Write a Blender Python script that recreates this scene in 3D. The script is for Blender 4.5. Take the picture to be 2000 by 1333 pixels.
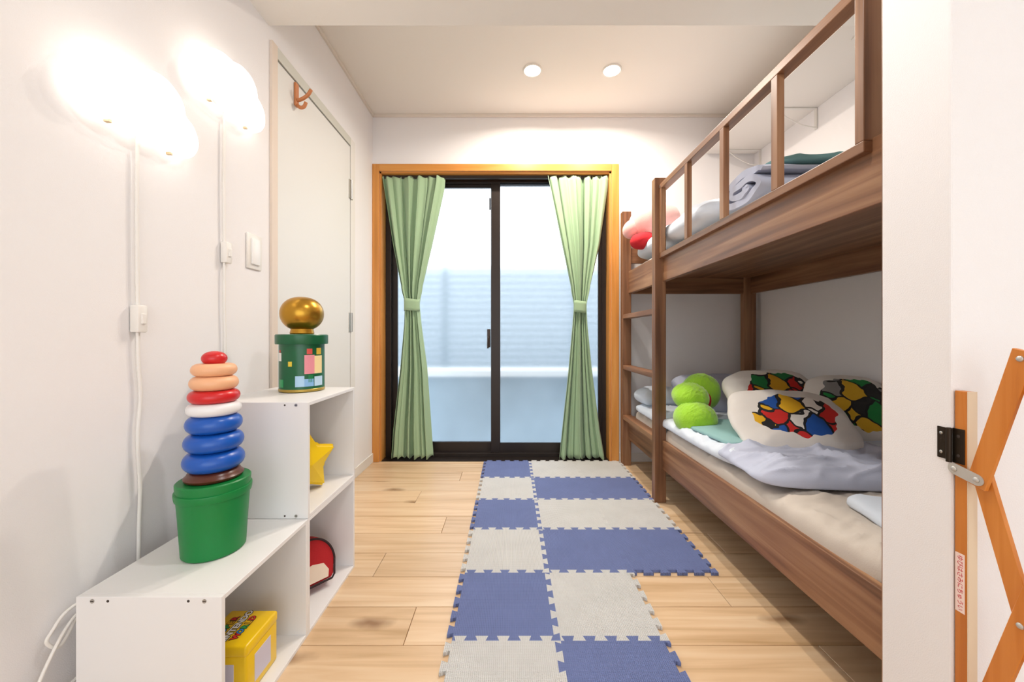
import bpy, bmesh, math, random
from mathutils import Vector, Matrix, noise
random.seed(4)
for o in list(bpy.data.objects): bpy.data.objects.remove(o, do_unlink=True)
S = bpy.context.scene
COL = S.collection
R = math.radians

# ------------------------------------------------------------ camera
# world: x to the right, y into the room, z up; camera stands 0.85 m above the floor
F, CX, CY, H = 740.0, 997.0, 657.0, 0.85
cd = bpy.data.cameras.new('camera'); cam = bpy.data.objects.new('camera', cd); COL.objects.link(cam)
cam.location = (0, 0, H); cam.rotation_euler = (R(90), 0, 0)
cd.sensor_width = 36; cd.lens = 36*F/2000
cd.shift_x = (1000-CX)/2000; cd.shift_y = (CY-666.5)/2000
cd.clip_start = 0.02
S.camera = cam

# ------------------------------------------------------------ world and exposure
w = bpy.data.worlds.new('overcast_sky'); S.world = w; w.use_nodes = True
bg = w.node_tree.nodes['Background']
bg.inputs[0].default_value = (0.87, 0.94, 1.0, 1); bg.inputs[1].default_value = 2.55
vs = S.view_settings
vs.view_transform = 'Standard'; vs.look = 'None'; vs.gamma = 1; vs.use_curve_mapping = False
vs.exposure = 0.26
DOWNLIGHT_W = 11.0      # the two round ceiling lamps over the window end
ADDED_LIGHT_W = 4.2     # the round lamps in the lower ceiling
CLOUD_E = 1.75

# ------------------------------------------------------------ materials
def _n(nt, t, **kw):
    n = nt.nodes.new(t)
    for k, v in kw.items(): setattr(n, k, v)
    return n
def srgb(h):
    h = h.lstrip('#'); c = [int(h[i:i+2], 16)/255 for i in (0, 2, 4)]
    return tuple((x/12.92 if x <= .04045 else ((x+.055)/1.055)**2.4) for x in c)
MATS = {}
def mat(name, col, rough=.5, metal=0, var=.0, vscale=6, bump=0, bscale=120, spec=.5, emit=0, trans=0, sheen=0, emcol=None):
    if name in MATS: return MATS[name]
    m = bpy.data.materials.new(name); m.use_nodes = True; nt = m.node_tree
    b = nt.nodes['Principled BSDF']; c = srgb(col) if isinstance(col, str) else col
    b.inputs['Base Color'].default_value = (*c, 1); b.inputs['Roughness'].default_value = rough
    b.inputs['Metallic'].default_value = metal; b.inputs['Specular IOR Level'].default_value = spec
    if trans: b.inputs['Transmission Weight'].default_value = trans
    if sheen: b.inputs['Sheen Weight'].default_value = sheen
    if emit:
        b.inputs['Emission Color'].default_value = (*(emcol or c), 1); b.inputs['Emission Strength'].default_value = emit
    tc = _n(nt, 'ShaderNodeTexCoord')
    if var:
        nz = _n(nt, 'ShaderNodeTexNoise'); nz.inputs['Scale'].default_value = vscale; nz.inputs['Detail'].default_value = 5
        nt.links.new(tc.outputs['Object'], nz.inputs['Vector'])
        rp = _n(nt, 'ShaderNodeValToRGB')
        rp.color_ramp.elements[0].position = .3; rp.color_ramp.elements[1].position = .7
        rp.color_ramp.elements[0].color = (*[x*(1-var) for x in c], 1); rp.color_ramp.elements[1].color = (*[min(1, x*(1+var)) for x in c], 1)
        nt.links.new(nz.outputs['Fac'], rp.inputs['Fac']); nt.links.new(rp.outputs['Color'], b.inputs['Base Color'])
    if bump:
        nb = _n(nt, 'ShaderNodeTexNoise'); nb.inputs['Scale'].default_value = bscale; nb.inputs['Detail'].default_value = 3
        nt.links.new(tc.outputs['Object'], nb.inputs['Vector'])
        bp = _n(nt, 'ShaderNodeBump'); bp.inputs['Strength'].default_value = bump; bp.inputs['Distance'].default_value = .002
        nt.links.new(nb.outputs['Fac'], bp.inputs['Height']); nt.links.new(bp.outputs['Normal'], b.inputs['Normal'])
    MATS[name] = m; return m

def wood(name, dark, mid, light, axis='x', scale=1.0, rough=.45, rnd=.18, knots=False, contrast=1.0):
    """long-grain wood along one axis of the piece; every piece gets its own cut of the log"""
    if name in MATS: return MATS[name]
    m = bpy.data.materials.new(name); m.use_nodes = True; nt = m.node_tree; L = nt.links.new
    b = nt.nodes['Principled BSDF']; b.inputs['Roughness'].default_value = rough
    tc = _n(nt, 'ShaderNodeTexCoord'); oi = _n(nt, 'ShaderNodeObjectInfo')
    mu = _n(nt, 'ShaderNodeVectorMath', operation='SCALE'); mu.inputs[0].default_value = (7.3, 11.1, 5.7); L(oi.outputs['Random'], mu.inputs['Scale'])
    ad = _n(nt, 'ShaderNodeVectorMath', operation='ADD'); L(tc.outputs['Object'], ad.inputs[0]); L(mu.outputs[0], ad.inputs[1])
    mp = _n(nt, 'ShaderNodeMapping'); s = [26*scale]*3; s['xyz'.index(axis)] = 1.3*scale; mp.inputs['Scale'].default_value = s
    L(ad.outputs[0], mp.inputs['Vector'])
    n1 = _n(nt, 'ShaderNodeTexNoise'); n1.inputs['Scale'].default_value = 1.0; n1.inputs['Detail'].default_value = 7; n1.inputs['Distortion'].default_value = .9
    L(mp.outputs[0], n1.inputs['Vector'])
    mp2 = _n(nt, 'ShaderNodeMapping'); s2 = [9*scale]*3; s2['xyz'.index(axis)] = .9*scale; mp2.inputs['Scale'].default_value = s2
    L(ad.outputs[0], mp2.inputs['Vector'])
    n2 = _n(nt, 'ShaderNodeTexNoise'); n2.inputs['Scale'].default_value = 1.0; n2.inputs['Detail'].default_value = 3; L(mp2.outputs[0], n2.inputs['Vector'])
    mx = _n(nt, 'ShaderNodeMath', operation='MULTIPLY_ADD'); L(n1.outputs['Fac'], mx.inputs[0]); mx.inputs[1].default_value = .6
    m4 = _n(nt, 'ShaderNodeMath', operation='MULTIPLY'); L(n2.outputs['Fac'], m4.inputs[0]); m4.inputs[1].default_value = .4; L(m4.outputs[0], mx.inputs[2])
    rp = _n(nt, 'ShaderNodeValToRGB'); e = rp.color_ramp.elements
    e[0].position = .5-.17/contrast; e[1].position = .5+.17/contrast; e[0].color = (*srgb(dark), 1); e[1].color = (*srgb(light), 1)
    k = e.new(.5); k.color = (*srgb(mid), 1)
    L(mx.outputs[0], rp.inputs['Fac'])
    hv = _n(nt, 'ShaderNodeHueSaturation')
    mr = _n(nt, 'ShaderNodeMapRange'); mr.inputs['To Min'].default_value = 1-rnd; mr.inputs['To Max'].default_value = 1+rnd; L(oi.outputs['Random'], mr.inputs['Value'])
    L(mr.outputs[0], hv.inputs['Value']); L(rp.outputs['Color'], hv.inputs['Color'])
    out = hv.outputs['Color']
    if knots:
        vo = _n(nt, 'ShaderNodeTexVoronoi', voronoi_dimensions='2D'); vo.inputs['Scale'].default_value = 1.0
        mp3 = _n(nt, 'ShaderNodeMapping'); mp3.inputs['Scale'].default_value = (2.2, 5.6, 0.01); L(ad.outputs[0], mp3.inputs['Vector'])
        nd = _n(nt, 'ShaderNodeTexNoise'); nd.inputs['Scale'].default_value = 14; L(ad.outputs[0], nd.inputs['Vector'])
        sc = _n(nt, 'ShaderNodeVectorMath', operation='SCALE'); sc.inputs['Scale'].default_value = .16; L(nd.outputs['Color'], sc.inputs[0])
        a2 = _n(nt, 'ShaderNodeVectorMath', operation='ADD'); L(mp3.outputs[0], a2.inputs[0]); L(sc.outputs[0], a2.inputs[1])
        L(a2.outputs[0], vo.inputs['Vector'])
        kr = _n(nt, 'ShaderNodeValToRGB'); kr.color_ramp.elements[0].position = .02; kr.color_ramp.elements[1].position = .17
        kr.color_ramp.elements[0].color = (1, 1, 1, 1); kr.color_ramp.elements[1].color = (0, 0, 0, 1)
        L(vo.outputs['Distance'], kr.inputs['Fac'])
        # only some of the cells carry a knot
        sx = _n(nt, 'ShaderNodeSeparateColor'); L(vo.outputs['Color'], sx.inputs[0])
        gt = _n(nt, 'ShaderNodeMath', operation='GREATER_THAN'); L(sx.outputs[0], gt.inputs[0]); gt.inputs[1].default_value = .5
        km = _n(nt, 'ShaderNodeMath', operation='MULTIPLY'); L(kr.outputs['Color'], km.inputs[0]); L(gt.outputs[0], km.inputs[1])
        k5 = _n(nt, 'ShaderNodeMath', operation='MULTIPLY'); L(km.outputs[0], k5.inputs[0]); k5.inputs[1].default_value = .85
        mc = _n(nt, 'ShaderNodeMix', data_type='RGBA'); L(k5.outputs[0], mc.inputs['Factor']); L(out, mc.inputs['A']); mc.inputs['B'].default_value = (*srgb('#86603f'), 1)
        out = mc.outputs['Result']
    L(out, b.inputs['Base Color'])
    bp = _n(nt, 'ShaderNodeBump'); bp.inputs['Strength'].default_value = .12; bp.inputs['Distance'].default_value = .001
    L(n1.outputs['Fac'], bp.inputs['Height']); L(bp.outputs['Normal'], b.inputs['Normal'])
    MATS[name] = m; return m

def woven(name, col, rough=.75):
    """foam with the fine woven emboss of play-mat tiles"""
    m = mat(name, col, rough, var=.04, vscale=9); nt = m.node_tree; L = nt.links.new; b = nt.nodes['Principled BSDF']
    tc = _n(nt, 'ShaderNodeTexCoord'); mp = _n(nt, 'ShaderNodeMapping'); mp.inputs['Rotation'].default_value = (0, 0, 0); L(tc.outputs['Object'], mp.inputs['Vector'])
    w1 = _n(nt, 'ShaderNodeTexWave', bands_direction='X'); w1.inputs['Scale'].default_value = 62; L(mp.outputs[0], w1.inputs['Vector'])
    w2 = _n(nt, 'ShaderNodeTexWave', bands_direction='Y'); w2.inputs['Scale'].default_value = 78; L(mp.outputs[0], w2.inputs['Vector'])
    mu = _n(nt, 'ShaderNodeMath', operation='MULTIPLY'); L(w1.outputs['Fac'], mu.inputs[0]); L(w2.outputs['Fac'], mu.inputs[1])
    bp = _n(nt, 'ShaderNodeBump'); bp.inputs['Strength'].default_value = .9; bp.inputs['Distance'].default_value = .003
    L(mu.outputs[0], bp.inputs['Height']); L(bp.outputs['Normal'], b.inputs['Normal'])
    return m

def printed(name, base, pal, ex, ey, cs=9):
    """white cushion cover with an abstract patch print in the middle (local x / y of the cushion)"""
    m = mat(name, base, .85, bump=.15, bscale=400); nt = m.node_tree; L = nt.links.new; b = nt.nodes['Principled BSDF']
    tc = _n(nt, 'ShaderNodeTexCoord')
    sp = _n(nt, 'ShaderNodeSeparateXYZ'); L(tc.outputs['Object'], sp.inputs[0])
    mp = _n(nt, 'ShaderNodeMapping'); mp.inputs['Scale'].default_value = (1, 1, 0); L(tc.outputs['Object'], mp.inputs['Vector'])
    nz = _n(nt, 'ShaderNodeTexNoise'); nz.inputs['Scale'].default_value = 11; L(mp.outputs[0], nz.inputs['Vector'])
    sc = _n(nt, 'ShaderNodeVectorMath', operation='SCALE'); sc.inputs['Scale'].default_value = .09; L(nz.outputs['Color'], sc.inputs[0])
    ad = _n(nt, 'ShaderNodeVectorMath', operation='ADD'); L(mp.outputs[0], ad.inputs[0]); L(sc.outputs[0], ad.inputs[1])
    vo = _n(nt, 'ShaderNodeTexVoronoi'); vo.inputs['Scale'].default_value = cs; L(ad.outputs[0], vo.inputs['Vector'])
    ve = _n(nt, 'ShaderNodeTexVoronoi', feature='DISTANCE_TO_EDGE'); ve.inputs['Scale'].default_value = cs; L(ad.outputs[0], ve.inputs['Vector'])
    ss = _n(nt, 'ShaderNodeSeparateColor'); L(vo.outputs['Color'], ss.inputs[0])
    rp = _n(nt, 'ShaderNodeValToRGB'); rp.color_ramp.interpolation = 'CONSTANT'; e = rp.color_ramp.elements
    e[0].color = (*srgb(pal[0]), 1); e[1].position = 1/len(pal); e[1].color = (*srgb(pal[1]), 1)
    for i, p in enumerate(pal[2:]): k = e.new((i+2)/len(pal)); k.color = (*srgb(p), 1)
    L(ss.outputs[0], rp.inputs['Fac'])
    edge = _n(nt, 'ShaderNodeMath', operation='LESS_THAN'); L(ve.outputs['Distance'], edge.inputs[0]); edge.inputs[1].default_value = .06
    m1 = _n(nt, 'ShaderNodeMix', data_type='RGBA'); L(edge.outputs[0], m1.inputs['Factor']); L(rp.outputs['Color'], m1.inputs['A']); m1.inputs['B'].default_value = (.012, .012, .014, 1)
    # elliptic mask with a wobbly rim, on the upper side only
    def term(o, r):
        d = _n(nt, 'ShaderNodeMath', operation='DIVIDE'); L(o, d.inputs[0]); d.inputs[1].default_value = r
        p = _n(nt, 'ShaderNodeMath', operation='POWER'); a = _n(nt, 'ShaderNodeMath', operation='ABSOLUTE'); L(d.outputs[0], a.inputs[0]); L(a.outputs[0], p.inputs[0]); p.inputs[1].default_value = 2
        return p.outputs[0]
    su = _n(nt, 'ShaderNodeMath', operation='ADD'); L(term(sp.outputs[0], ex), su.inputs[0]); L(term(sp.outputs[1], ey), su.inputs[1])
    s2 = _n(nt, 'ShaderNodeMath', operation='MULTIPLY_ADD'); L(nz.outputs['Fac'], s2.inputs[0]); s2.inputs[1].default_value = 1.3; L(su.outputs[0], s2.inputs[2])
    lt = _n(nt, 'ShaderNodeMath', operation='LESS_THAN'); L(s2.outputs[0], lt.inputs[0]); lt.inputs[1].default_value = 1.6
    up = _n(nt, 'ShaderNodeMath', operation='GREATER_THAN'); L(sp.outputs[2], up.inputs[0]); up.inputs[1].default_value = 0
    mm = _n(nt, 'ShaderNodeMath', operation='MULTIPLY'); L(lt.outputs[0], mm.inputs[0]); L(up.outputs[0], mm.inputs[1])
    m2 = _n(nt, 'ShaderNodeMix', data_type='RGBA'); L(mm.outputs[0], m2.inputs['Factor']); m2.inputs['A'].default_value = (*srgb(base), 1); L(m1.outputs['Result'], m2.inputs['B'])
    L(m2.outputs['Result'], b.inputs['Base Color'])
    return m

WALL = mat('wall_paper', '#f0eded', .85, bump=.25, bscale=500)
CEIL = mat('ceiling_paper', '#f2ede6', .9, bump=.2, bscale=500)
TRIMW = mat('white_trim', '#e9e5df', .5)
DOORM = mat('door_sheet', '#e6e5e1', .45)
SHELFW = mat('white_laminate', '#eceae9', .35)
STEEL = mat('brushed_steel', '#b9b6b0', .35, 1)
WIREW = mat('white_painted_steel', '#e4e0da', .4)
DARKAL = mat('dark_bronze_aluminium', '#2b221d', .38, .4)
BLACKM = mat('dark_hinge_metal', '#33291f', .4, .7)
HOLE = mat('drilled_hole', '#3a302a', .8)
CASE_X = wood('oak_trim_x', '#b9772f', '#d08c42', '#dd9f56', 'x', rough=.35, rnd=.04)
CASE_Z = wood('oak_trim_z', '#b9772f', '#d08c42', '#dd9f56', 'z', rough=.35, rnd=.04)
PLANK = wood('pale_oak_plank', '#b8946a', '#d9b892', '#e8d0b0', 'x', 1.25, .34, .07, knots=True, contrast=.72)
BED = {a: wood('walnut_'+a, '#5c3c27', '#8a6043', '#ad8562', a, 1.0, .42, .05, contrast=1.0) for a in 'xyz'}
GATE = wood('gate_wood', '#b5641c', '#cc7a2c', '#d98b3f', 'z', 1.6, .35, .05)
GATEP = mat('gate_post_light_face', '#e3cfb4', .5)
CURT = mat('sage_green_cloth', '#9db893', .9, bump=.2, bscale=700, sheen=.15)
PLASTW = mat('white_plastic', '#eeeae4', .35)
FOAMB = woven('blue_foam', '#6f7db0'); FOAMG = woven('pale_grey_foam', '#dad9d7')
# cloth for the beds
SHEET = mat('beige_sheet', '#cfc5ba', .9, var=.03, bump=.2, bscale=300)
QUILT = mat('pale_blue_quilt', '#dbe4f0', .9, bump=.15, bscale=300)
LAV = mat('lavender_grey_cover', '#c0c6da', .85, bump=.15, bscale=300)
TEAL = mat('teal_blanket', '#8fb8b8', .9, bump=.3, bscale=400)
TEALD = mat('dark_teal_blanket', '#6c9496', .9, bump=.3, bscale=400)

# ------------------------------------------------------------ mesh helpers
WL = {}
def link(o, name, parent=None, loc=(0, 0, 0)):
    COL.objects.link(o); l = Vector(loc); WL[o.name] = l
    if parent is not None: o.parent = parent; o.location = l-WL[parent.name]
    else: o.location = l
    return o
def obj(name, bm, m, parent=None, smooth=False, rot=None, origin=None):
    """bm is in world coordinates; the origin goes to the middle of the piece. With rot/origin bm is local."""
    if origin is None:
        vs_ = [v.co for v in bm.verts]
        lo = Vector([min(v[i] for v in vs_) for i in range(3)]); hi = Vector([max(v[i] for v in vs_) for i in range(3)])
        c = (lo+hi)/2; bmesh.ops.translate(bm, verts=bm.verts, vec=-c)
    else: c = Vector(origin)
    bmesh.ops.recalc_face_normals(bm, faces=bm.faces)
    me = bpy.data.meshes.new(name); bm.to_mesh(me); bm.free()
    if smooth:
        for p in me.polygons: p.use_smooth = True
        if smooth != True:
            me.set_sharp_from_angle(angle=R(smooth))
    for mm in (m if isinstance(m, (list, tuple)) else [m]): me.materials.append(mm)
    o = bpy.data.objects.new(name, me)
    link(o, name, parent, c)
    if rot: o.rotation_euler = rot
    return o
def empty(name, loc): return link(bpy.data.objects.new(name, None), name, None, loc)
def tag(o, label=None, cat=None, group=None, kind=None):
    if label: o['label'] = label
    if cat: o['category'] = cat
    if group: o['group'] = group
    if kind: o['kind'] = kind
    return o
def box(bm, x0, x1, y0, y1, z0, z1, bev=0, seg=2):
    vs_ = [bm.verts.new((x, y, z)) for x in (x0, x1) for y in (y0, y1) for z in (z0, z1)]
    fs = [bm.faces.new([vs_[i] for i in f]) for f in ((0, 1, 3, 2), (4, 6, 7, 5), (0, 4, 5, 1), (2, 3, 7, 6), (0, 2, 6, 4), (1, 5, 7, 3))]
    if bev:
        es = list({e for f in fs for e in f.edges})
        bmesh.ops.bevel(bm, geom=es, offset=bev, segments=seg, affect='EDGES', profile=.5)
    return bm
def B(*a, **k): return box(bmesh.new(), *a, **k)
def lathe(prof, c=(0, 0, 0), n=40, bm=None, sx=1, sy=1):
    bm = bm or bmesh.new(); rings = []
    for r, z in prof:
        if r < 1e-6: rings.append([bm.verts.new((c[0], c[1], c[2]+z))])
        else: rings.append([bm.verts.new((c[0]+sx*r*math.cos(2*math.pi*i/n), c[1]+sy*r*math.sin(2*math.pi*i/n), c[2]+z)) for i in range(n)])
    for a, b in zip(rings, rings[1:]):
        if len(a) == 1 and len(b) == 1: continue
        for i in range(n):
            j = (i+1) % n
            if len(a) == 1: bm.faces.new((a[0], b[i], b[j]))
            elif len(b) == 1: bm.faces.new((a[i], a[j], b[0]))
            else: bm.faces.new((a[i], a[j], b[j], b[i]))
    return bm
def tube(pts, r, n=8, bm=None, smooth_n=0):
    bm = bm or bmesh.new(); P = [Vector(p) for p in pts]
    if smooth_n:
        Q = []
        for i in range(len(P)-1):
            p0 = P[max(i-1, 0)]; p1 = P[i]; p2 = P[i+1]; p3 = P[min(i+2, len(P)-1)]
            for k in range(smooth_n):
                t = k/smooth_n
                Q.append(.5*((2*p1)+(p2-p0)*t+(2*p0-5*p1+4*p2-p3)*t*t+(3*p1-p0-3*p2+p3)*t**3))
        P = Q+[P[-1]]
    rings = []; up = None
    for i, p in enumerate(P):
        d = (P[min(i+1, len(P)-1)]-P[max(i-1, 0)]).normalized()
        if up is None: up = Vector((0, 0, 1)) if abs(d.z) < .9 else Vector((1, 0, 0))
        a = d.cross(up).normalized(); up = a.cross(d).normalized()
        rings.append([bm.verts.new(p+r*(math.cos(2*math.pi*k/n)*a+math.sin(2*math.pi*k/n)*up)) for k in range(n)])
    for a, b in zip(rings, rings[1:]):
        for k in range(n): bm.faces.new((a[k], a[(k+1) % n], b[(k+1) % n], b[k]))
    bm.faces.new(rings[0]); bm.faces.new(rings[-1][::-1])
    return bm
def cyl(bm, p, axis, r, h, n=20, bev=0):
    """short cylinder starting at p, along +axis vector"""
    ax = Vector(axis).normalized(); rot = Vector((0, 0, 1)).rotation_difference(ax).to_matrix().to_4x4()
    prof = [(0, 0), (r, 0), (r, h-bev), (r-bev, h), (0, h)] if bev else [(0, 0), (r, 0), (r, h), (0, h)]
    t = lathe(prof, n=n); bmesh.ops.transform(t, matrix=Matrix.Translation(p) @ rot, verts=t.verts)
    me = bpy.data.meshes.new('t'); t.to_mesh(me); t.free(); bm.from_mesh(me); bpy.data.meshes.remove(me)
    return bm
def puff(wx, wy, hz, nx=36, ny=28, pw=4.0, rnd=3.0, wr=.006, seed=0, flat=.5, wob=.0, fr=7.0, corner=5.0):
    """stuffed cloth: rounded rectangle outline, swollen top, flatter underside, wrinkles"""
    bm = bmesh.new(); T = []; Bt = []
    for j in range(ny+1):
        rt, rb = [], []
        for i in range(nx+1):
            u = -math.cos(math.pi*i/nx); v = -math.cos(math.pi*j/ny)
            # square -> superellipse outline
            m = max(abs(u), abs(v)); k = (abs(u)**corner+abs(v)**corner)**(1/corner) if m > 1e-6 else 1
            s = m/k if m > 1e-6 else 1
            x, y = u*s, v*s
            prof = max(0, (1-m**pw))**(1/rnd)
            q = Vector((x*wx/2*fr+seed*3.1, y*wy/2*fr+seed*1.7, seed*.9))
            nn = noise.noise(q)*.6+noise.noise(q*2.3)*.4
            q2 = Vector((q.x*.55+q.y*.35, q.y*1.5-q.x*.4, q.z)); rid = (1-abs(noise.noise(q2*1.0+Vector((5, 2, 1)))))**6+.7*(1-abs(noise.noise(q2*2.1+Vector((1, 7, 3)))))**7
            ed = 1+wob*noise.noise(Vector((x*2.2+seed, y*2.2, seed)))
            X, Y = x*wx/2*ed, y*wy/2*ed
            z = hz*(1-flat)*prof+wr*(.7*nn+1.1*(rid-.3))*min(1, prof*1.4)
            rt.append(bm.verts.new((X, Y, z)))
            if i in (0, nx) or j in (0, ny): rb.append(rt[-1])
            else: rb.append(bm.verts.new((X, Y, -hz*flat*prof)))
        T.append(rt); Bt.append(rb)
    for j in range(ny):
        for i in range(nx):
            bm.faces.new((T[j][i], T[j][i+1], T[j+1][i+1], T[j+1][i]))
            try: bm.faces.new((Bt[j][i], Bt[j+1][i], Bt[j+1][i+1], Bt[j][i+1]))
            except ValueError: pass
    return bm
def prism(pts, d, frame):
    """outline pts (u,v) pushed out by d along frame's third axis; frame = (origin, U, V)"""
    o, U, V = [Vector(a) for a in frame]; N = U.cross(V).normalized(); bm = bmesh.new()
    a = [bm.verts.new(o+U*p[0]+V*p[1]) for p in pts]; b = [bm.verts.new(o+U*p[0]+V*p[1]+N*d) for p in pts]
    bm.faces.new(a[::-1]); bm.faces.new(b)
    for i in range(len(pts)): j = (i+1) % len(pts); bm.faces.new((a[i], a[j], b[j], b[i]))
    return bm
def text_bm(s, size, frame, depth=.0004, align='CENTER', bold=0):
    """lettering as thin raised print; frame = (origin, right, up)"""
    c = bpy.data.curves.new('txt', 'FONT'); c.body = s; c.size = size; c.align_x = align; c.align_y = 'CENTER'; c.extrude = depth; c.offset = bold
    c.resolution_u = 3
    o = bpy.data.objects.new('txt', c); COL.objects.link(o)
    bpy.context.view_layer.update()
    me = bpy.data.meshes.new_from_object(o.evaluated_get(bpy.context.evaluated_depsgraph_get()))
    bm = bmesh.new(); bm.from_mesh(me)
    bpy.data.objects.remove(o); bpy.data.meshes.remove(me); bpy.data.curves.remove(c)
    O, U, V = [Vector(a) for a in frame]; U.normalize(); V.normalize(); N = U.cross(V)
    M = Matrix(((U.x, V.x, N.x, O.x), (U.y, V.y, N.y, O.y), (U.z, V.z, N.z, O.z), (0, 0, 0, 1)))
    bmesh.ops.transform(bm, matrix=M, verts=bm.verts)
    return bm

# ------------------------------------------------------------ the room
XL, XR, YB, ZC = -.933, 1.65, 2.567, 2.352      # left wall, right wall, window wall, ceiling
YS, ZS = 1.464, 2.05                             # far edge and height of the lowered ceiling
YN = -2.9                                        # the room goes on behind the camera and is open there
YJ0, YJ1, XJ = .602, .7145, .70                  # partition beside the bed
XR2 = 2.3
def struct(o, kind='structure'): o['kind'] = kind; return o

fl = struct(obj('floor', B(XL-.05, XR2+.1, YN, YB+.01, -.06, -.012), mat('subfloor', '#7c5f40', .6)))
PW = .148
JOINT = {0: -.295, 2: -.487, 4: -.299, 6: -.488, 8: -.300, -2: -.40, -4: -.30, -6: -.5}
row = -8; y = 1.0414-8*PW
while y < YB-.001:
    y1 = min(y+PW, YB)
    end = XR if y > YJ0-.1 else XR2
    cut = [XL, JOINT[row], JOINT[row]+1.52, end] if row in JOINT else [XL, .62+.3*((row*5) % 4)/4, end]
    for a, b in zip(cut, cut[1:]):
        obj('plank', B(a+.0008, b-.0008, y+.0009, y1-.0009, -.012, 0, bev=.0011, seg=1), PLANK, fl)
    y += PW; row += 1
struct(obj('plank_rest', B(XL, XR2, YN, 1.0414-8*PW-.001, -.012, 0), PLANK, fl), 'stuff')

DY0, DY1, DZ = 1.504, 2.199, 1.954               # door in the left wall
bm = bmesh.new()
box(bm, XL-.12, XL, YN, DY0, 0, ZC); box(bm, XL-.12, XL, DY1, YB+.12, 0, ZC); box(bm, XL-.12, XL, DY0, DY1, DZ, ZC)
struct(obj('wall_left', bm, WALL))
WX0, WX1, WZ = -.887, .682, 1.965                # window opening
bm = bmesh.new()
box(bm, XL, WX0, YB, YB+.16, 0, ZC); box(bm, WX1, XR+.12, YB, YB+.16, 0, ZC); box(bm, WX0, WX1, YB, YB+.16, WZ, ZC)
struct(obj('wall_back', bm, WALL))
struct(obj('wall_right', B(XR, XR+.12, YJ1, YB, 0, ZC), WALL))
bm = B(XJ, XR2+.1, YJ0, YJ1, 0, ZS, bev=.003)
struct(obj('wall_partition', bm, WALL))
struct(obj('wall_side', B(XR2, XR2+.12, YN, YJ0, 0, ZS), WALL))
struct(obj('ceiling', B(XL-.12, XR+.12, YS, YB+.16, ZC, ZC+.1), CEIL))
struct(obj('ceiling_lowered', B(XL-.12, XR2+.12, YN, YS, ZS, ZC+.1, bev=.002), CEIL))
# slim cornice and baseboards
CORN = mat('cornice_strip', '#e6ddd3', .6)
struct(obj('trim_1', B(XL, XL+.012, YS, YB, ZC-.02, ZC, bev=.002), CORN))
struct(obj('trim_2', B(XL+.012, XR, YB-.012, YB, ZC-.02, ZC, bev=.002), CORN))
struct(obj('baseboard_left', B(XL, XL+.008, DY1+.062, YB, 0, .06, bev=.0015), TRIMW))
struct(obj('baseboard_back', B(.737, XR, YB-.008, YB, 0, .06, bev=.0015), TRIMW))

# door with casing
dr = empty('door_1', (XL, (DY0+DY1)/2, 0)); struct(dr)
obj('casing', B(XL-.005, XL+.010, DY0-.036, DY0, 0, DZ+.046, bev=.001), mat('casing_beige', '#e3d3c4', .5), dr)  # beige tone paints in the light falling on this casing
obj('casing', B(XL-.005, XL+.007, DY1, DY1+.06, 0, DZ+.046, bev=.001), TRIMW, dr)
obj('casing', B(XL-.005, XL+.008, DY0, DY1, DZ, DZ+.046, bev=.001), mat('casing_grey', '#d3d2c8', .5), dr)  # head casing greyed: the shading under it is put into the colour
obj('door_stop', B(XL-.09, XL-.05, DY0, DY1, DZ-.02, DZ), TRIMW, dr)
obj('panel', B(XL-.045, XL+.004, DY0+.003, DY1-.004, .006, DZ-.006, bev=.001), DOORM, dr)
for z in (1.70, .93):
    h = obj('hinge', B(XL-.008, XL+.0085, DY1-.024, DY1+.022, z-.055, z+.055, bev=.001), STEEL, dr)
    obj('pin', cyl(bmesh.new(), (XL+.010, DY1-.001, z-.055), (0, 0, 1), .007, .11, 14, .001), STEEL, h)

# coat hook over the door edge
hk = empty('coat_hook', (XL, 1.64, 1.86)); HKM = mat('copper_tone_wood', '#c97f4e', .4)
tag(hk, 'small copper-brown double hook fixed high on the white door', 'hook')
hy, hx = 1.636, XL+.004
obj('back_bar', B(hx, hx+.010, hy-.012, hy+.012, 1.842, 1.942, bev=.003), HKM, hk)
obj('upper_prong', tube([(hx+.006, hy, 1.868), (hx+.03, hy, 1.875), (hx+.055, hy, 1.893), (hx+.068, hy, 1.915)], .0075, 10, smooth_n=4), HKM, hk, True)
obj('lower_prong', tube([(hx+.006, hy, 1.85), (hx+.022, hy, 1.838), (hx+.038, hy, 1.842), (hx+.046, hy, 1.86)], .0075, 10, smooth_n=4), HKM, hk, True)

# ------------------------------------------------------------ sliding window
wn = empty('window_1', ((WX0+WX1)/2, YB, 0)); struct(wn)
obj('casing', B(XL+.001, WX0, YB-.014, YB+.0, 0, WZ+.048, bev=.002), CASE_Z, wn)
obj('casing', B(WX1, WX1+.050, YB-.014, YB+.0, 0, WZ+.048, bev=.002), CASE_Z, wn)
obj('casing', B(WX0, WX1, YB-.014, YB+.0, WZ, WZ+.048, bev=.002), CASE_X, wn)
obj('reveal', B(WX0, WX0+.012, YB, YB+.09, 0, WZ), CASE_Z, wn)
obj('reveal', B(WX1-.012, WX1, YB, YB+.09, 0, WZ), CASE_Z, wn)
obj('reveal', B(WX0, WX1, YB, YB+.09, WZ-.012, WZ), CASE_X, wn)
obj('threshold', B(WX0, WX1, YB+.0005, YB+.088, -.012, .004), DARKAL, wn)
obj('frame', B(WX0, WX0+.05, YB+.09, YB+.16, 0, WZ, bev=.002), DARKAL, wn)
obj('frame', B(WX1-.04, WX1, YB+.09, YB+.16, 0, WZ, bev=.002), DARKAL, wn)
obj('frame', B(WX0+.05, WX1-.04, YB+.09, YB+.16, WZ-.04, WZ, bev=.002), DARKAL, wn)
obj('frame', B(WX0+.05, WX1-.04, YB+.085, YB+.16, 0, .03, bev=.002), DARKAL, wn)
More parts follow.
